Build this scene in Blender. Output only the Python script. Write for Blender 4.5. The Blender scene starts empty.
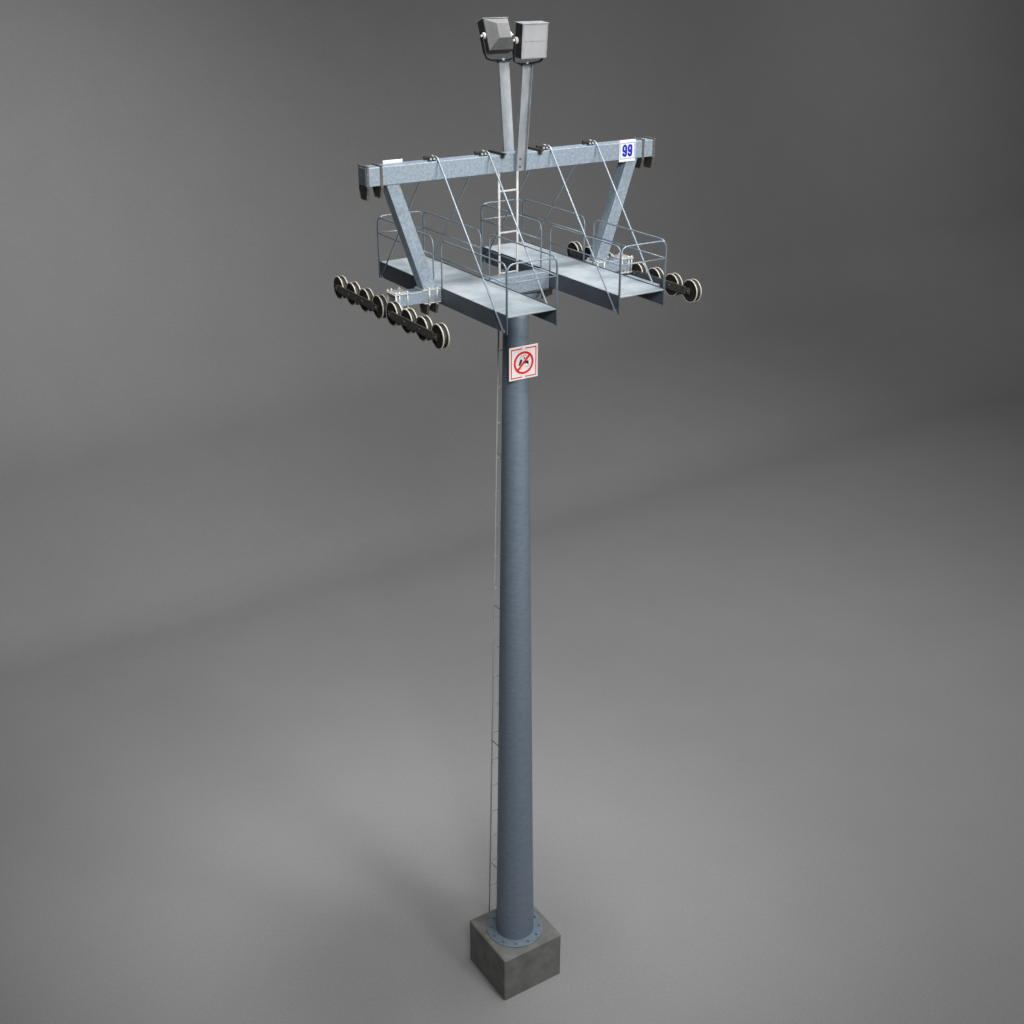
import bpy, bmesh, math, random
from mathutils import Vector, Matrix
random.seed(4)
S = bpy.context.scene
C = S.collection
PI = math.pi
V = Vector

# ---------------------------------------------------------------- materials
def mat(name, col, rough=.5, metal=0., var=.12, scale=6., bump=0., bscale=60., col2=None, spec=.5, stretch=(1,1,1), detail=6., contrast=(.3,.7)):
    m = bpy.data.materials.new(name); m.use_nodes = True
    nt = m.node_tree; N = nt.nodes; L = nt.links
    b = N['Principled BSDF']
    b.inputs['Roughness'].default_value = rough
    b.inputs['Metallic'].default_value = metal
    b.inputs['Specular IOR Level'].default_value = spec
    tc = N.new('ShaderNodeTexCoord'); mp = N.new('ShaderNodeMapping')
    L.new(tc.outputs['Object'], mp.inputs['Vector']); mp.inputs['Scale'].default_value = stretch
    n = N.new('ShaderNodeTexNoise'); n.inputs['Scale'].default_value = scale; n.inputs['Detail'].default_value = detail
    L.new(mp.outputs[0], n.inputs['Vector'])
    r = N.new('ShaderNodeValToRGB')
    r.color_ramp.elements[0].position = contrast[0]; r.color_ramp.elements[1].position = contrast[1]
    c1 = [max(0, c * (1 - var)) for c in col]; c2 = list(col2) if col2 else [min(1, c * (1 + var)) for c in col]
    r.color_ramp.elements[0].color = (*c1, 1); r.color_ramp.elements[1].color = (*c2, 1)
    L.new(n.outputs['Fac'], r.inputs['Fac']); L.new(r.outputs['Color'], b.inputs['Base Color'])
    n2 = N.new('ShaderNodeTexNoise'); n2.inputs['Scale'].default_value = scale * 3.1; n2.inputs['Detail'].default_value = 4
    L.new(mp.outputs[0], n2.inputs['Vector'])
    mr = N.new('ShaderNodeMapRange'); mr.inputs['To Min'].default_value = max(.05, rough - .1); mr.inputs['To Max'].default_value = min(1, rough + .12)
    L.new(n2.outputs['Fac'], mr.inputs['Value']); L.new(mr.outputs[0], b.inputs['Roughness'])
    if bump:
        n3 = N.new('ShaderNodeTexNoise'); n3.inputs['Scale'].default_value = bscale; n3.inputs['Detail'].default_value = 3
        L.new(mp.outputs[0], n3.inputs['Vector'])
        bp = N.new('ShaderNodeBump'); bp.inputs['Strength'].default_value = bump; bp.inputs['Distance'].default_value = .01
        L.new(n3.outputs['Fac'], bp.inputs['Height']); L.new(bp.outputs[0], b.inputs['Normal'])
    return m

M = {
 'galv': mat('galvanised_steel', (.325,.39,.455), .44, .28, .2, 17., .12, 60, detail=9),
 'dark_galv': mat('dark_galvanised_steel', (.15,.18,.215), .5, .25, .15, 5., .12, 40),  # darker version of the galvanised steel, for end plates and under-deck beams
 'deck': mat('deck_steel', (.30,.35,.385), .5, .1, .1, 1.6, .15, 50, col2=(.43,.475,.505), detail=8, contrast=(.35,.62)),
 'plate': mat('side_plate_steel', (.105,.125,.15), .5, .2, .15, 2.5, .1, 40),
 'pole': mat('pole_steel', (.20,.25,.31), .5, .3, .1, 5., .1, 30, stretch=(1,1,3)),
 'post': mat('lamp_post_steel', (.36,.385,.41), .5, .25, .18, 7., .1, 40, stretch=(1,1,.4)),
 'rod': mat('bright_rod_steel', (.42,.49,.56), .4, .35, .1, 8.),
 'rail': mat('rail_tube_steel', (.26,.32,.38), .4, .35, .1, 8.),
 'bolt': mat('bolt_zinc', (.62,.62,.6), .4, .3, .1, 20.),
 'carrier': mat('carrier_iron', (.085,.082,.076), .6, .2, .25, 14., .3, 60),
 'iron': mat('dark_iron', (.045,.042,.038), .6, .2, .3, 14., .3, 60),
 'strap': mat('brown_iron_strap', (.15,.138,.122), .55, .3, .25, 14., .2, 60),
 'rim': mat('worn_flange_edge', (.60,.57,.48), .6, .0, .2, 18.),
 'hub': mat('black_wheel_disc', (.022,.02,.018), .6, .1, .35, 16.),
 'ladder': mat('white_ladder_paint', (.66,.655,.64), .5, .0, .1, 10.),
 'concrete': mat('concrete', (.18,.185,.172), .85, 0, .28, 2.2, .5, 25, detail=10, contrast=(.25,.75)),
 'lampbody': mat('lamp_housing_aluminium', (.24,.24,.24), .75, .0, .08, 12., spec=.2),
 'lampside': mat('lamp_rim_dark', (.045,.045,.045), .5, .2, .15, 12.),
 'lampglass': mat('lamp_glass', (.50,.50,.505), .22, .1, .05, 3.),
 'yoke': mat('yoke_steel', (.05,.052,.055), .5, .4, .15, 12.),
 'knob': mat('knob_white', (.78,.77,.74), .4, 0, .05, 10.),
 'white': mat('sign_white', (.86,.86,.85), .45, 0, .03, 8.),
 'red': mat('sign_red', (.85,.006,.006), .45, 0, .06, 8.),
 'pale_red': mat('sign_pale_red', (.62,.22,.22), .5, 0, .06, 8.),
 'blue': mat('sign_blue', (.0,.012,.46), .45, 0, .06, 8.),
 'pale_blue': mat('sign_pale_blue', (.12,.17,.70), .45, 0, .06, 8.),
 'black': mat('sign_black', (.02,.02,.02), .5, 0, .1, 8.),
 'grey': mat('sign_grey', (.34,.35,.36), .5, 0, .1, 8.),
 'ground': mat('studio_ground', (.30,.30,.30), .9, 0, .03, .35, .12, 9., spec=.15, detail=12, contrast=(.2,.8)),
}
# fine speckle on the ground
nt = M['ground'].node_tree
rr = [n for n in nt.nodes if n.type == 'VALTORGB'][0]; bs = nt.nodes['Principled BSDF']; tcn = [n for n in nt.nodes if n.type == 'TEX_COORD'][0]
sp = nt.nodes.new('ShaderNodeTexNoise'); sp.inputs['Scale'].default_value = 11.; sp.inputs['Detail'].default_value = 3.
nt.links.new(tcn.outputs['Object'], sp.inputs['Vector'])
mr = nt.nodes.new('ShaderNodeMapRange'); mr.inputs['From Min'].default_value = .3; mr.inputs['From Max'].default_value = .7
mr.inputs['To Min'].default_value = .95; mr.inputs['To Max'].default_value = 1.05
nt.links.new(sp.outputs['Fac'], mr.inputs['Value'])
vm = nt.nodes.new('ShaderNodeVectorMath'); vm.operation = 'SCALE'
nt.links.new(rr.outputs['Color'], vm.inputs[0]); nt.links.new(mr.outputs[0], vm.inputs['Scale']); nt.links.new(vm.outputs[0], bs.inputs['Base Color'])

# ---------------------------------------------------------------- mesh builder
class MB:
    def __init__(s): s.bm = bmesh.new(); s.mi = 0
    def _f(s, f, smooth=False):
        f.material_index = s.mi; f.smooth = smooth
    def hexa(s, p):            # p: 8 points, bottom ring then top ring
        v = [s.bm.verts.new(q) for q in p]
        for q in ((3,2,1,0),(4,5,6,7),(0,1,5,4),(1,2,6,5),(2,3,7,6),(3,0,4,7)):
            s._f(s.bm.faces.new([v[i] for i in q]))
        return s
    def box(s, x0, x1, y0, y1, z0, z1, bev=.006):
        c = bmesh.new(); bmesh.ops.create_cube(c, size=1)
        bmesh.ops.scale(c, vec=(x1-x0, y1-y0, z1-z0), verts=c.verts)
        bmesh.ops.translate(c, vec=((x0+x1)/2, (y0+y1)/2, (z0+z1)/2), verts=c.verts)
        if bev: bmesh.ops.bevel(c, geom=c.edges[:], offset=min(bev, .3*min(x1-x0, y1-y0, z1-z0)), segments=1, affect='EDGES')
        s.merge(c); return s
    def merge(s, c, smooth=False):
        mp = {v: s.bm.verts.new(v.co) for v in c.verts}
        for f in c.faces:
            try: s._f(s.bm.faces.new([mp[v] for v in f.verts]), smooth)
            except ValueError: pass
        c.free()
    def tube(s, pts, r, seg=8, cap=True, rect=None, up=None):
        pts = [V(p) for p in pts]
        n = len(pts); rings = []
        t0 = (pts[1]-pts[0]).normalized()
        a = V(up) if up else (V((0,0,1)) if abs(t0.z) < .9 else V((1,0,0)))
        nx = (a - t0*a.dot(t0)).normalized()
        for i in range(n):
            if i == 0: t = pts[1]-pts[0]
            elif i == n-1: t = pts[-1]-pts[-2]
            else: t = (pts[i+1]-pts[i]).normalized() + (pts[i]-pts[i-1]).normalized()
            t.normalize(); nx = (nx - t*nx.dot(t)).normalized(); ny = t.cross(nx)
            rr = r[i] if isinstance(r, (list, tuple)) else r
            if rect:
                o = [(1,1),(-1,1),(-1,-1),(1,-1)]
                rings.append([s.bm.verts.new(pts[i] + nx*rect[0]/2*q + ny*rect[1]/2*w) for q, w in o])
            else:
                rings.append([s.bm.verts.new(pts[i] + (nx*math.cos(2*PI*k/seg) + ny*math.sin(2*PI*k/seg))*rr) for k in range(seg)])
        m = len(rings[0])
        for i in range(n-1):
            for k in range(m):
                s._f(s.bm.faces.new((rings[i][k], rings[i][(k+1) % m], rings[i+1][(k+1) % m], rings[i+1][k])), not rect)
        if cap:
            s._f(s.bm.faces.new(rings[0][::-1])); s._f(s.bm.faces.new(rings[-1]))
        return s
    def lathe_x(s, prof, seg=36):       # prof: (x, r) closed ring section round the X axis
        R = []
        for x, r in prof:
            R.append([s.bm.verts.new((x, r*math.cos(2*PI*k/seg), r*math.sin(2*PI*k/seg))) for k in range(seg)])
        for i in range(len(prof)-1):
            for k in range(seg):
                s._f(s.bm.faces.new((R[i][k], R[i+1][k], R[i+1][(k+1) % seg], R[i][(k+1) % seg])), abs(prof[i][0]-prof[i+1][0]) > .0001)
        return R
    def poly(s, pts, th):               # flat polygon in XZ facing -Y, y = 0 .. -th
        b = [s.bm.verts.new((x, 0, z)) for x, z in pts]; f = [s.bm.verts.new((x, -th, z)) for x, z in pts]
        n = len(pts)
        s._f(s.bm.faces.new(f)); s._f(s.bm.faces.new(b[::-1]))
        for i in range(n): s._f(s.bm.faces.new((b[i], b[(i+1) % n], f[(i+1) % n], f[i])))
        return s
    def stroke(s, pts, w, th, closed=False):   # ribbon along a 2D path in XZ
        n = len(pts); P = [V((x, z)) for x, z in pts]; Lr = []
        for i in range(n):
            a = P[i-1] if (i > 0 or closed) else P[i]; c = P[(i+1) % n] if (i < n-1 or closed) else P[i]
            t = (c-a).normalized(); nn = V((-t.y, t.x))
            Lr.append((P[i]+nn*w/2, P[i]-nn*w/2))
        vs = [[s.bm.verts.new((q.x, y, q.y)) for q in pr for y in (0, -th)] for pr in Lr]
        m = n if closed else n-1
        for i in range(m):
            a, c = vs[i], vs[(i+1) % n]
            for q in ((0,1,1,0),(3,2,2,3),(1,3,3,1)):
                s._f(s.bm.faces.new((a[q[0]], a[q[1]], c[q[2]], c[q[3]])))
        if not closed:
            for a in (vs[0], vs[-1]): s._f(s.bm.faces.new((a[0], a[1], a[3], a[2])))
        return s
    def build(s, name, mats, parent=None, loc=(0,0,0), rot=None, bevel=0):
        bmesh.ops.recalc_face_normals(s.bm, faces=s.bm.faces[:])
        me = bpy.data.meshes.new(name); s.bm.to_mesh(me); s.bm.free()
        for m in (mats if isinstance(mats, (list, tuple)) else [mats]): me.materials.append(M[m])
        o = bpy.data.objects.new(name, me); C.objects.link(o); o.location = loc
        if rot: o.rotation_euler = rot
        if parent: o.parent = parent
        if bevel:
            b = o.modifiers.new('bevel', 'BEVEL'); b.width = bevel; b.segments = 2; b.limit_method = 'ANGLE'
        return o

def tag(o, label=None, cat=None, group=None, kind=None):
    for k, v in (('label', label), ('category', cat), ('group', group), ('kind', kind)):
        if v: o[k] = v
    return o
def empty(name, loc=(0,0,0), rz=0):
    o = bpy.data.objects.new(name, None); C.objects.link(o); o.location = loc; o.rotation_euler = (0,0,rz); return o
def dup(src, parent, loc=None, rot=None):
    c = src.copy(); C.objects.link(c); c.parent = parent
    if loc is not None: c.location = loc
    if rot is not None: c.rotation_euler = rot
    for ch in [o for o in bpy.data.objects if o.parent == src]:
        d = ch.copy(); C.objects.link(d); d.parent = c
    return c
def rounded(pts, rad, n=5):             # polyline with rounded inner corners
    pts = [V(p) for p in pts]; out = [pts[0]]
    for i in range(1, len(pts)-1):
        a, b, c = pts[i-1], pts[i], pts[i+1]
        p0 = b + (a-b).normalized()*rad; p1 = b + (c-b).normalized()*rad
        for k in range(n+1):
            t = k/n; out.append(p0*(1-t)**2 + b*2*t*(1-t) + p1*t*t)
    out.append(pts[-1]); return out

# ---------------------------------------------------------------- dimensions
ZT, ZB = 24.395, 24.003        # top beam
WB, LB = .18, 3.852
XI, XO, LY = .84, 2.10, 2.91
ZD = 21.59; HP = .366

# ---------------------------------------------------------------- setting: one seamless sheet, floor curving up into a backdrop
g = MB()
prof = [(-75. + 4*i, 0.) for i in range(25)]
def crease(y0, z0, a0, a1, half, n=10):      # soft bend from slope a0 to slope a1 centred on (y0, z0)
    p = []
    for k in range(n + 1):
        t = k/n
        A = V((y0 - half*math.cos(a0), z0 - half*math.sin(a0))); B = V((y0, z0)); D = V((y0 + half*math.cos(a1), z0 + half*math.sin(a1)))
        q = A*(1-t)**2 + B*2*t*(1-t) + D*t*t; p.append((q.x, q.y))
    return p
A1, A2 = math.radians(20), math.radians(66)
prof += crease(23.8, 0, 0, -.06, 1.4)  # shallow dip added before the bend, shaped to darken a band of the sheet
prof += crease(27.6, -.23, -.06, A1, 1.7)
prof += crease(41.6, 4.8, A1, A2, 3.0)
ye, ze = prof[-1]
for k in range(1, 12): prof.append((ye + math.cos(A2)*7*k, ze + math.sin(A2)*7*k))
xs = [-110 + 10*i for i in range(23)]
rows = [[g.bm.verts.new((x, py, pz)) for x in xs] for py, pz in prof]
for i in range(len(rows)-1):
    for j in range(len(xs)-1):
        f = g.bm.faces.new((rows[i][j], rows[i][j+1], rows[i+1][j+1], rows[i+1][j])); f.smooth = True
ground = g.build('ground', 'ground')
tag(ground, 'plain grey studio floor curving up into a grey backdrop', 'ground', kind='structure')

# ---------------------------------------------------------------- footing
b = MB(); b.box(-1.01, 1.01, -1.01, 1.01, -.2, 1.55, .03)
ft = b.build('concrete_footing', 'concrete')
tag(ft, 'square weathered concrete block under the foot of the steel pole', 'footing')

# ---------------------------------------------------------------- tower
T = empty('lift_tower', (0,0,1.55))
tag(T, 'tall grey steel ski lift tower with top beam, two railed catwalks, wheels and floodlights', 'lift tower')
T_off = V((0,0,1.55))
def part(mb, name, m, parent=None, **k):
    o = mb.build(name, m, parent or T, **k)
    if parent is None or parent is T:
        o.location = V(o.location) - T_off
    return o

# pole
p = MB()
seg = 64; prev = None
zs = [1.58, 4, 7, 10, 13, 16, 19, 21.0]
for z in zs:
    r = .585 - .0134*z
    ring = [p.bm.verts.new((r*math.cos(2*PI*k/seg), r*math.sin(2*PI*k/seg), z)) for k in range(seg)]
    if prev:
        for k in range(seg): p._f(p.bm.faces.new((prev[k], prev[(k+1) % seg], ring[(k+1) % seg], ring[k])), True)
    prev = ring
pole = part(p, 'pole', 'pole')
f = MB()
f.tube([(0,0,1.552),(0,0,1.585)], .85, seg=48)
for k in range(12):
    a = 2*PI*k/12; f.tube([(.73*math.cos(a), .73*math.sin(a), 1.58), (.73*math.cos(a), .73*math.sin(a), 1.66)], .035, seg=6)
part(f, 'base_flange', 'pole', pole)
# capital flaring from the pole up to the cross beam
c = MB(); prev = None
for t in (0,.15,.35,.6,.8,1):
    z = 20.62 + t*.55; e = t**1.3
    rx = .318*(1-e) + .78*e; ry = .318*(1-e) + .24*e
    ring = [c.bm.verts.new((rx*math.cos(2*PI*k/48), ry*math.sin(2*PI*k/48), z)) for k in range(48)]
    if prev:
        for k in range(48): c._f(c.bm.faces.new((prev[k], prev[(k+1) % 48], ring[(k+1) % 48], ring[k])), True)
    prev = ring
c._f(c.bm.faces.new(prev))
cap = part(c, 'pole_capital', 'pole')
c = MB(); c.box(-.9,.9,-.26,.26,21.172,21.198)
for s in (-1,1):
    for yy in (-.21,.21):
        c.hexa([(s*.9,yy-.012,21.05),(s*.6,yy-.012,20.98),(s*.6,yy+.012,20.98),(s*.9,yy+.012,21.05),
                (s*.9,yy-.012,21.171),(s*.6,yy-.012,21.171),(s*.6,yy+.012,21.171),(s*.9,yy+.012,21.171)])
part(c, 'cap_plate', 'iron')

# lower cross beam between and under the catwalks, its outer arms
b = MB(); b.box(-XI+.012, XI-.012, -.19, .19, 21.20, 21.605, .01)
part(b, 'cross_beam', 'galv')
for s in (-1,1):
    b = MB(); x0, x1 = sorted((s*(XO+.012), s*3.26)); b.box(x0, x1, -.18, .18, 21.325, 21.602, .01)
    part(b, 'wheel_arm', 'galv')
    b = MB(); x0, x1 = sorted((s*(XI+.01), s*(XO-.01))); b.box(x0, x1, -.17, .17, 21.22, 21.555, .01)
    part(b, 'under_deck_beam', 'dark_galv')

# top beam
b = MB(); b.box(-LB, LB, -WB, WB, ZB, ZT, .012)
tb = part(b, 'top_beam', 'galv')
# end plates
for s in (-1,1):
    b = MB(); x0, x1 = sorted((s*(LB+.001), s*(LB+.012))); b.box(x0, x1, -WB+.02, WB-.02, ZB+.02, ZT-.02, 0)
    part(b, 'end_plate', 'dark_galv', tb)

# inclined struts
for s in (-1,1):
    b = MB()
    tx0, tx1, bx0, bx1 = 3.37, 3.06, 2.55, 2.21
    zt, zb = ZB-.004, 21.628
    w = .15
    P = [(s*bx0,-w,zb),(s*bx1,-w,zb),(s*bx1,w,zb),(s*bx0,w,zb),(s*tx0,-w,zt),(s*tx1,-w,zt),(s*tx1,w,zt),(s*tx0,w,zt)]
    b.hexa(P)
    st = part(b, 'strut', 'galv', bevel=.012)
    b = MB()
    b.box(*sorted((s*2.14, s*2.60)), -.205, .205, 21.604, 21.626, .003)
    part(b, 'clamp_plate', 'bolt')
    b = MB(); b.box(*sorted((s*2.14, s*2.56)), -.205, .205, 21.302, 21.323, .003)
    part(b, 'clamp_plate', 'bolt')

# cable catchers: strap round a beam and a tapered dark hook below
def catcher(x, zt, zb, hook=.27, strap=True, wy=.19):
    m = MB()
    tx = .035
    P = [(x-tx*.7,-.115,zb-hook),(x+tx*.7,-.115,zb-hook),(x+tx*.7,.115,zb-hook),(x-tx*.7,.115,zb-hook),
         (x-tx,-wy,zb-.004),(x+tx,-wy,zb-.004),(x+tx,wy,zb-.004),(x-tx,wy,zb-.004)]
    m.hexa(P)
    o = part(m, 'cable_catcher', 'iron', bevel=.008)
    m = MB()
    if strap:
        for sy in (-1,1):
            y0, y1 = sorted((sy*(WB+.003), sy*(WB+.021)))
            m.box(x-.028, x+.028, y0, y1, zb-.03, zt+.02, .003)
        m.box(x-.03, x+.03, -WB-.035, WB+.035, zt+.0205, zt+.036, .003)
    for sy in (-1,1):      # steel lips on the hook edges
        m.hexa([(x-.03, sy*.118, zb-hook),(x+.03, sy*.118, zb-hook),(x+.03, sy*.14, zb-hook),(x-.03, sy*.14, zb-hook),
                (x-.03, sy*(wy+.002), zb-.031),(x+.03, sy*(wy+.002), zb-.031),(x+.03, sy*(wy+.02), zb-.031),(x-.03, sy*(wy+.02), zb-.031)])
    m.box(x-.03, x+.03, -.14, .14, zb-hook-.014, zb-hook-.001, .003)
    part(m, 'strap', 'strap', o)
for s in (-1,1):
    catcher(s*(LB-.03), ZT, ZB)
    catcher(s*3.50, ZT, ZB, .25)
    catcher(s*2.46, 0, 21.30, .25, False, .17)
    catcher(s*2.23, 0, 21.30, .24, False, .17)

# U bolts round the arms
def ubolt(x, z0, z1):
    m = MB()
    for y in (-.197,.197):
        m.tube([(x,y,z0-.05),(x,y,z1+.045)], .021, seg=8)
        m.tube([(x,y,z1+.004),(x,y,z1+.03)], .030, seg=6)
        m.tube([(x,y,z0-.03),(x,y,z0-.003)], .030, seg=6)
    m.tube([(x,-.197,z0-.045),(x,.197,z0-.045)], .014, seg=8)
    part(m, 'u_bolt', 'bolt')
for s in (-1,1):
    for x in (2.24, 2.44): ubolt(s*x, 21.30, 21.626)
    b = MB(); b.box(*sorted((s*2.93, s*3.33)), -.225, .225, 21.604, 21.628, .003)
    part(b, 'clamp_plate', 'bolt')
    b = MB(); b.box(*sorted((s*2.93, s*3.33)), -.225, .225, 21.262, 21.285, .003)
    b.box(*sorted((s*3.10, s*3.24)), -.16, .16, 21.286, 21.324, .003)
    part(b, 'clamp_plate', 'bolt')
    for x in (2.99, 3.19, 3.28): ubolt(s*x, 21.285, 21.628)

# ladder
L = MB()
def lad(x, z): return (x, .325 + max(0, 21.5 - z)*.0372, z)
for sx in (-.25, .25):
    L.tube([lad(sx, .01), lad(sx, 12), lad(sx, 20.9), lad(sx, 21.5), lad(sx, 23.95)], [.021,.020,.019,.028,.028], seg=8)
lr = part(L, 'ladder', 'ladder')
for k in range(24):
    z = 23.49 - .952*k
    m = MB(); a, c_ = V(lad(-.25, z)), V(lad(.25, z)); m.tube([a, c_], .024 if z > 21 else .013, seg=8)
    part(m, 'rung', 'ladder', lr)
for z in (3.5, 8, 12.5, 17, 20.3):
    for sx in (-.25,.25):
        m = MB(); q = V(lad(sx, z)); m.tube([q, (sx, .25 if z > 15 else .4, z)], .014, seg=6)
        part(m, 'ladder_bracket', 'galv', lr)

# ---------------------------------------------------------------- catwalks
def catwalk(s):
    xa, xb = s*XO, s*XI          # outer, inner
    x0, x1 = sorted((xa, xb))
    root = None
    m = MB()
    m.box(x0+.014, x1-.014, -LY, LY, ZD-.03, ZD, .004)
    for yy in (-2.2,-1.4,-.7,.7,1.4,2.2): m.box(x0+.014, x1-.014, yy-.02, yy+.02, ZD-.12, ZD-.034, 0)
    root = part(m, 'catwalk', 'deck')
    for y0, y1 in ((-2.885, -.008), (.008, 2.885)):
        m = MB(); m.box(x0+.03, x1-.03, y0, y1, ZD+.0005, ZD+.008, .003)
        P_(m, 'tread_plate', 'deck', root)
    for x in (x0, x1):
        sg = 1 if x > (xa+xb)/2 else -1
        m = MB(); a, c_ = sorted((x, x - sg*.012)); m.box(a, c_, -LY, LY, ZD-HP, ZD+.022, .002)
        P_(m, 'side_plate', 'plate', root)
    H = 1.1; r = .0185
    def loop(name, pts, mids):
        m = MB(); m.tube(rounded(pts, .2, 6), r, seg=8)
        for a, c_ in mids: m.tube([a, c_], r*.8, seg=6)
        P_(m, name, 'rail', root)
    zt, zm, zl = ZD+H, ZD+.70, ZD-HP-.02
    for sy in (-1,1):
        y = sy*LY
        loop('end_railing', [(x0,y,zl),(x0,y,zt),(x1,y,zt),(x1,y,zl)], [((x0,y,zm),(x1,y,zm))])
        for x in (x0, x1):
            e = .02 if x == x1 else -.02
            ys = sy*.19
            loop('side_railing', [(x+e*.0,ys,ZD-.05 if True else zl),(x,ys,zt),(x,y-sy*.02,zt),(x,y-sy*.02,zl)], [((x,ys,zm),(x,y-sy*.02,zm))])
    return root
def P_(m, name, mt, root):
    o = m.build(name, mt, root)   # root already carries -T_off; children are modelled in world space
    return o
cw = [catwalk(-1), catwalk(1)]

# tie rods from the top beam to the catwalk ends
for s in (-1,1):
    for x in (XO+.018, XI-.018):
        for sy in (-1,1):
            m = MB()
            X = s*x
            m.tube([(X, sy*.02, ZT+.075), (X, sy*.09, ZT+.085), (X, sy*.17, ZT+.055), (X, sy*.215, ZT-.0), (X, sy*(LY-.13), ZD-HP+.03)], .019, seg=8)
            o = part(m, 'tie_rod', 'rod')
            m = MB()
            xa = X-.2; m.box(xa, X-.02, min(sy*.06, sy*.13), max(sy*.06, sy*.13), ZT+.004, ZT+.085, .008)
            m.tube([(X-.03, sy*.1, ZT+.06), (X+.035, sy*.1, ZT+.06)], .03, seg=10)
            P_(m, 'rod_bracket', 'iron', o); 
            for q in (.16,.075):
                m = MB(); m.tube([(X-q, sy*.135, ZT+.05), (X-q, sy*.155, ZT+.05)], .022, seg=8)
                P_(m, 'bolt', 'bolt', o)
            m = MB(); m.box(X-.012, X+.012, *sorted((sy*(LY-.2), sy*(LY-.08))), ZD-HP+.005, ZD-HP+.06, .003)
            P_(m, 'foot_lug', 'rod', o)
for s in (-1,1):
    m = MB(); m.box(s*.5-.03, s*.5+.03, -.34, .34, ZT+.012, ZT+.05, .006)
    for sy in (-1,1): m.box(s*.5-.03, s*.5+.03, *sorted((sy*.2, sy*.27)), ZT-.07, ZT+.0115, .006)
    m.box(s*.5-.05, s*.5+.05, -.16, .16, ZT+.002, ZT+.0118, 0)
    part(m, 'clamp_bar', 'iron')

# ---------------------------------------------------------------- sheave trains
def wheel_proto():
    m = MB()
    m.lathe_x([(-.078,.0),(-.078,.06),(-.062,.07),(-.055,.20),(-.075,.225),(-.075,.248),(-.05,.25),(-.045,.20),(.045,.20),(.05,.25),(.075,.248),(.075,.225),(.055,.20),(.062,.07),(.078,.06),(.078,.0)], 40)
    w = m.build('sheave_wheel', 'hub', T)
    for sx in (-1,1):
        m = MB()
        q = [(.052,.252),(.052,.268),(.057,.272),(.069,.272),(.078,.266),(.078,.253),(.0765,.2515),(.052,.252)]
        m.lathe_x([(sx*a, r) for a, r in q], 44)
        m.build('wheel_rim', 'rim', w)
    m = MB(); m.lathe_x([(-.043,.2005),(-.043,.222),(.043,.222),(.043,.2005)], 40)
    m.build('wheel_liner', 'iron', w)
    return w
ZS = 21.25
proto = wheel_proto(); first = True
for s in (-1,1):
    for k in range(8):
        yy = -2.36 + k*4.74/7
        loc = V((s*3.40, yy, ZS)) - T_off
        if first: proto.location = loc; first = False
        else: dup(proto, T, loc)
    for gy in (-1,1):
        y0, y1 = (-2.36, -2.36+3*4.74/7) if gy < 0 else (-2.36+4*4.74/7, 2.38)
        m = MB()
        for off, th in ((-.115,.026),(.115,.026)):
            xa, xb = s*3.40+off-th/2, s*3.40+off+th/2
            m.box(xa, xb, y0+.10, y1-.10, ZS-.098, ZS+.098, .01)
            m.box(xa+.004, xb-.004, y0-.06, y0+.096, ZS-.072, ZS+.072, .02)
            m.box(xa+.004, xb-.004, y1-.096, y1+.06, ZS-.072, ZS+.072, .02)
            for yy in (y0, y0+4.74/7, y0+2*4.74/7, y1):
                m.tube([(xa-.02,yy,ZS),(xb+.02,yy,ZS)], .034, seg=12)
                if th and off < 0: m.tube([(xb,yy,ZS),(xb+.205,yy,ZS)], .02, seg=8)
            for q in range(3):
                yy = y0 + (q+.5)*4.74/7
                m.tube([(xa-.012,yy,ZS-.005),(xb+.012,yy,ZS-.005)], .022, seg=8)
        for q in range(3):
            yy = y0 + (q+.5)*4.74/7
            m.tube([(s*3.40-.10,yy,ZS-.11),(s*3.40+.10,yy,ZS-.11)], .045, seg=10)
            m.box(s*3.40+.085, s*3.40+.10, yy-.04, yy+.04, ZS-.11, ZS-.02, 0)
        bm_ = part(m, 'wheel_carrier', 'carrier')
    m = MB(); xa, xb = sorted((s*3.075, s*3.25)); m.box(xa, xb, -1.38, 1.38, ZS-.17, ZS-.042, .008)
    mb_ = part(m, 'carrier_beam', 'galv')
    for yy in (-1.2, 1.2):
        m = MB(); m.tube([(s*3.14, yy, ZS-.10), (s*3.55, yy, ZS-.10)], .03, seg=10)
        P_(m, 'pivot_pin', 'iron', mb_)

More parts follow.
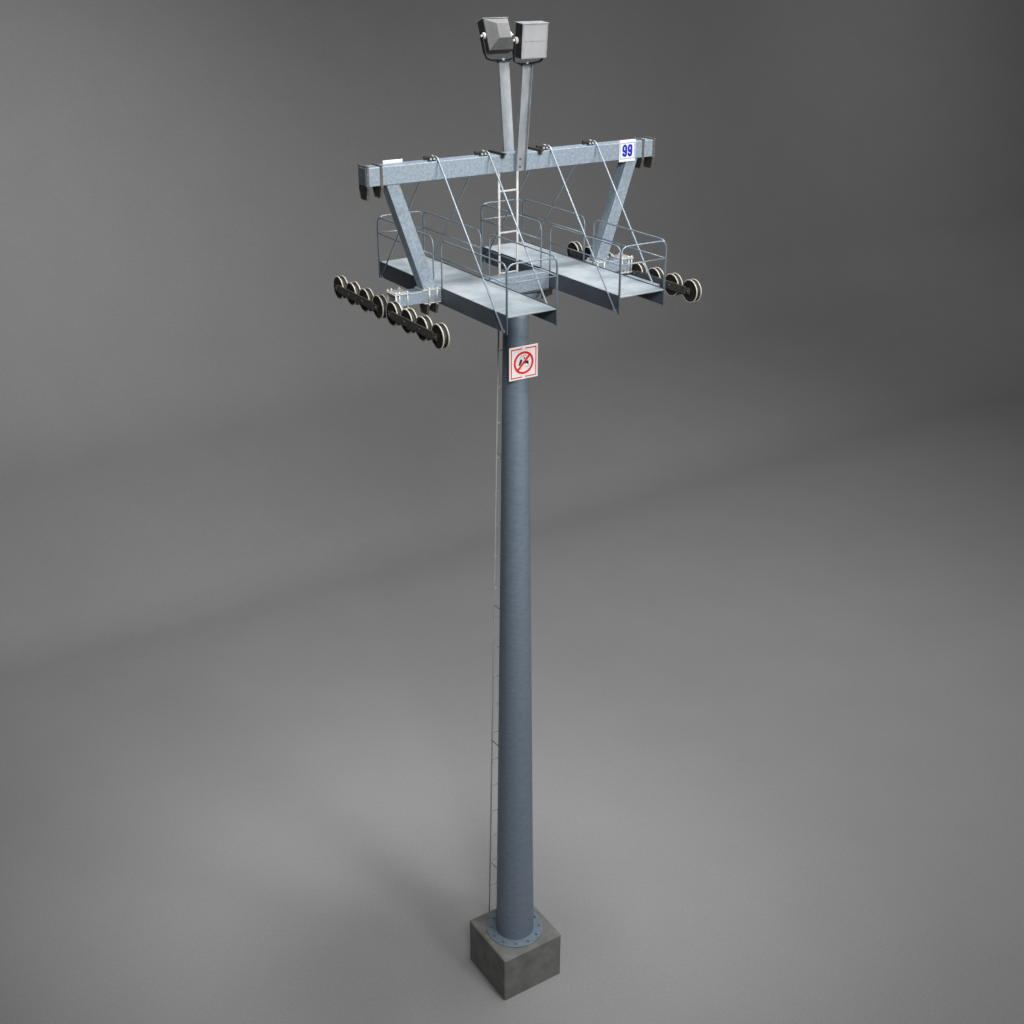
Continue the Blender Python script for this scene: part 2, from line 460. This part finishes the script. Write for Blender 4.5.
# ---------------------------------------------------------------- floodlights on their channel posts
def lamp(sy, tilt, yc, zc):
    # post: channel leaning outward, open side outward
    yb, yt = WB + .006, .44
    def Y(z, o): return sy*(yb + (yt-yb)*(z-ZB)/(26.28-ZB) + o)
    m = MB(); w = .132; d = .085; th = .012
    z0, z1 = ZB+.005, 26.28
    def slab(xa, xb, oa, ob):
        ya, yc2 = Y(z0, oa), Y(z0, ob); yd, ye_ = Y(z1, oa), Y(z1, ob)
        m.hexa([(xa,ya,z0),(xb,ya,z0),(xb,yc2,z0),(xa,yc2,z0),(xa,yd,z1),(xb,yd,z1),(xb,ye_,z1),(xa,ye_,z1)])
    slab(-w, w, 0, th)
    slab(-w, -w+th, th+.0005, d); slab(w-th, w, th+.0005, d)
    po = part(m, 'lamp_post', 'post', loc=(-.03,0,0))
    m = MB(); yy = Y(z1, .04); m.box(-.16, .16, yy-.085, yy+.085, z1+.001, z1+.02, .003)
    P_(m, 'post_top_plate', 'yoke', po)
    for z in (ZB+.10, ZB+.27):
        m = MB(); m.tube([(0, Y(z, th), z), (0, Y(z, th+.022), z)], .026, seg=6)
        P_(m, 'bolt', 'strap', po)
    # lamp
    W, H, D = .31, .335, .27
    R = Matrix.Rotation(0 if sy < 0 else PI, 4, 'Z') @ Matrix.Rotation(tilt, 4, 'X')
    cen = V((-.02, sy*yc, zc)) - T_off
    def lb(mb, name, m_, par):
        o = mb.build(name, m_, par); return o
    m = MB()          # frustum back housing
    bw, bh, bd = .155, .155, .25
    P = [(-W,0,-H),(W,0,-H),(W,0,H),(-W,0,H)]
    Q = [(-bw,bd,-bh),(bw,bd,-bh),(bw,bd,bh),(-bw,bd,bh)]
    m.hexa([*P, *Q])
    root = m.build('floodlight', 'lampbody', T, loc=cen); root.matrix_local = Matrix.Translation(cen) @ R
    m = MB(); m.box(-W-.012, W+.012, -D, -.001, -H-.012, H+.012, .008)
    lb(m, 'lamp_rim', 'lampside', root)
    m = MB()          # hood strip on the top and frame round the glass
    m.box(-W-.03, W+.03, -D-.03, .01, H+.013, H+.027, .003)
    m.box(-W-.012, W+.012, -D-.014, -D-.001, -H-.012, -H+.012, 0); m.box(-W-.012, W+.012, -D-.014, -D-.001, H-.012, H+.012, 0)
    m.box(-W-.012, -W+.012, -D-.014, -D-.001, -H+.0125, H-.0125, 0); m.box(W-.012, W+.012, -D-.014, -D-.001, -H+.0125, H-.0125, 0)
    lb(m, 'lamp_frame', 'galv' if False else 'post', root)
    m = MB(); m.box(-W+.013, W-.013, -D-.010, -D-.001, -H+.013, H-.013, 0)
    lb(m, 'lamp_glass', 'lampglass', root)
    m = MB(); m.box(-W+.05, W-.05, -D-.0125, -D-.0105, -.012, .012, 0)
    for sx in (-1,1): m.box(*sorted((sx*(W-.045), sx*(W-.038))), -D-.0125, -D-.0105, -H+.03, H-.03, 0)
    lb(m, 'glass_rib', 'post', root)
    for sx in (-1,1):
        m = MB(); q = sx*(W+.013)
        m.tube([(q, -.08, 0), (q+sx*.035, -.08, 0), (q+sx*.05, -.08, 0)], [.075,.07,.055], seg=20)
        m.tube([(q+sx*.03, -.08, 0), (q+sx*.10, -.08, 0)], .024, seg=8)
        lb(m, 'tilt_knob', 'knob', root)
    # yoke, fixed to the post: modelled in tower space, parented to the post
    hp = R @ V((0,-.08,0)); hy, hz = sy*yc + hp.y, zc + hp.z
    by, bz = Y(z1, .04), z1+.026
    m = MB()
    path = [(-W-.055, hy, hz+.03), (-W-.055, hy, hz-.05), (-W-.055, by*.45+hy*.55, bz+.12), (-W-.045, by*.55+hy*.45, bz+.06), (-W+.03, by*.75+hy*.25, bz+.022), (-.1, by, bz+.004), (0, by, bz),
            (.1, by, bz+.004), (W-.03, by*.75+hy*.25, bz+.022), (W+.045, by*.55+hy*.45, bz+.06), (W+.055, by*.45+hy*.55, bz+.12), (W+.055, hy, hz-.05), (W+.055, hy, hz+.03)]
    m.tube(path, 1, rect=(.014, .07), up=(1,0,0))
    P_(m, 'lamp_yoke', 'yoke', po)
    m = MB(); m.tube([(0, by, bz), (0, by, bz+.04)], .035, seg=6)
    P_(m, 'yoke_nut', 'knob', po)
lamp(-1, math.radians(5), .48, 26.80)
lamp(1, math.radians(22), .68, 26.84)

# ---------------------------------------------------------------- signs
# number 99 plates on the top beam
def nine(m, cx, cz, w, h, t, th):
    r = w/2 - t/2
    def arc(x, z, rr, a0, a1, n=10): return [(x + rr*math.cos(math.radians(a0+(a1-a0)*i/n)), z + rr*math.sin(math.radians(a0+(a1-a0)*i/n))) for i in range(n+1)]
    top = cz + h/2 - t/2 - r
    bot = cz - h/2 + t/2 + r
    mid = cz - .01*h
    lp = arc(cx, top, r, 0, 180) + arc(cx, mid + r*.6, r, 180, 360)
    m.stroke(lp, t, th, closed=True)
    m.stroke([(cx+r, top), (cx+r, bot)] + arc(cx, bot, r, 0, -180)[1:] + [(cx-r, bot + r*.5)], t, th*1.5)
def numsign(front):
    root = empty('number_sign', (3.015 if front else -3.025, (-1 if front else 1)*(WB+.008), 24.205), 0 if front else PI)
    tag(root, ('square white plate with blue number 99 facing front near right end of top beam' if front else 'white number plate seen from behind, its edge rising above left end of top beam'), 'sign')
    m = MB(); m.box(-.238, .238, -.012, 0, -.25, .25, .004); m.build('sign_plate', 'white', root)
    m = MB()
    a, b_ = .218, .185; t = .013
    m.poly([(-a,-b_),(a,-b_),(a,-b_+t),(-a,-b_+t)], .0015); m.poly([(-a,b_-t),(a,b_-t),(a,b_),(-a,b_)], .0015)
    m.poly([(-a,-b_+t+.0005),(-a+t,-b_+t+.0005),(-a+t,b_-t-.0005),(-a,b_-t-.0005)], .0015); m.poly([(a-t,-b_+t+.0005),(a,-b_+t+.0005),(a,b_-t-.0005),(a-t,b_-t-.0005)], .0015)
    m.build('sign_border', 'pale_blue', root, loc=(0,-.0125,0))
    m = MB(); nine(m, -.078, .005, .138, .285, .057, .003); nine(m, .078, .005, .138, .285, .057, .003)
    m.build('sign_numerals', 'blue', root, loc=(0,-.0125,0))
numsign(True); numsign(False)

# warning sign on the pole
root = empty('warning_sign', (-.025, -.375, 19.55))
tag(root, 'square white warning sign with crossed red ring mounted high on the pole', 'sign')
m = MB(); h = .41; m.box(-h, h, -.014, 0, -h, h, .004); m.build('sign_plate', 'white', root)
m = MB(); a = .365; t = .028; gap = .045
for z in (-a, a-t):
    m.poly([(-a,z),(-gap,z),(-gap,z+t),(-a,z+t)], .0015); m.poly([(gap,z),(a,z),(a,z+t),(gap,z+t)], .0015)
for x in (-a, a-t): m.poly([(x,-a+t+.0005),(x+t,-a+t+.0005),(x+t,a-t-.0005),(x,a-t-.0005)], .0015)
m.build('sign_border', 'red', root, loc=(0,-.0145,0))
m = MB(); m.stroke([(.255*math.cos(2*PI*k/56), .255*math.sin(2*PI*k/56)) for k in range(56)], .055, .004, closed=True)
q = .205; m.stroke([(-q*.97,-q),(q*.97,q)], .052, .0062)
m.build('prohibition_ring', 'red', root, loc=(0,-.0145,0))
m = MB()
m.poly([(-.15,-.05),(-.10,-.065),(-.035,.045),(-.06,.095),(-.10,.085)], .0022)
m.poly([(.02,-.03),(.09,-.025),(.13,-.065),(.145,-.035),(.13,.045),(.06,.03)], .0022)
m.poly([(.0,.09),(.035,.085),(.04,.13),(.005,.135)], .0022)
m.build('skier_symbol', 'black', root, loc=(0,-.0145,0))
m = MB()
m.stroke([(-.12,.12),(-.05,.165),(.04,.175),(.09,.15)], .014, .0015)
m.stroke([(-.19,-.12),(-.12,-.135),(-.05,-.15)], .014, .0015); m.stroke([(.06,-.12),(.12,-.12),(.16,-.07),(.17,-.1)], .014, .0015)
m.build('symbol_lines', 'grey', root, loc=(0,-.0145,0))
m = MB()
for z in (-.25,.25): m.box(-.05, .05, .001, .08, z-.03, z+.03, .003)
m.build('sign_bracket', 'galv', root)

# ---------------------------------------------------------------- camera
cx_, cy_, cz_, yaw, pit, fpx = -15.5225, -23.9549, 28.6847, .998955, -.434227, 1228.656
cam = bpy.data.cameras.new('camera'); co = bpy.data.objects.new('camera', cam); C.objects.link(co)
co.location = (cx_, cy_, cz_)
fw = V((math.cos(pit)*math.cos(yaw), math.cos(pit)*math.sin(yaw), math.sin(pit)))
co.rotation_euler = fw.to_track_quat('-Z', 'Y').to_euler()
cam.sensor_fit = 'HORIZONTAL'; cam.sensor_width = 36; cam.lens = fpx*36/1024
cam.clip_start = .1; cam.clip_end = 600
S.camera = co

# ---------------------------------------------------------------- studio lamps
def light(kind, name, loc, target, energy, color=(1,1,1), **k):
    l = bpy.data.lights.new(name, kind); l.energy = energy; l.color = color
    for a, v in k.items(): setattr(l, a, v)
    o = bpy.data.objects.new(name, l); C.objects.link(o); o.location = loc
    o.rotation_euler = (V(target)-V(loc)).to_track_quat('-Z', 'Y').to_euler()
    return o
# key on the tower head from high in front on the right, and a broad weak front light
def spot(name, loc, target, energy, deg, soft, blend=1.):
    return light('SPOT', name, loc, target, energy, (1,1,1), spot_size=math.radians(deg), spot_blend=blend, shadow_soft_size=soft)
spot('key_spot', (18,-24,46), (0,0,22.5), 10500, 36, 3, .9)
spot('top_spot', (3,-4,60), (0,0,22), 62000, 30, 6)
spot('front_spot', (-16,-34,44), (8,26,9), 50000, 63, 6)
spot('front_spot', (10,-46,30), (6,20,12), 40000, 58, 6)
# pools on the floor
spot('floor_pool', (24,-6,66), (32,-4,0), 42000, 64, 14)
spot('floor_pool', (9,-2,68), (14,6,0), 67000, 62, 15)
# washes on the backdrop from above, behind the tower
spot('backdrop_wash', (-14,8,50), (-8,48,14), 13500, 90, 4)
spot('backdrop_wash', (40,4,50), (55,48,10), 20500, 90, 4)
spot('backdrop_wash', (60,10,54), (88,48,14), 16500, 90, 4)
spot('backdrop_wash', (-14,8,50), (-6,36,2), 17500, 80, 4)
spot('backdrop_wash', (30,4,50), (40,30,0), 3000, 90, 4)
spot('backdrop_wash', (-20,16,34), (-2,50,18), 12000, 56, 4)

w = bpy.data.worlds.new('World'); S.world = w; w.use_nodes = True
bg = w.node_tree.nodes['Background']; bg.inputs['Color'].default_value = (.95,.98,1,1); bg.inputs['Strength'].default_value = .03

S.view_settings.view_transform = 'Standard'; S.view_settings.look = 'None'; S.view_settings.exposure = 0; S.view_settings.gamma = 1
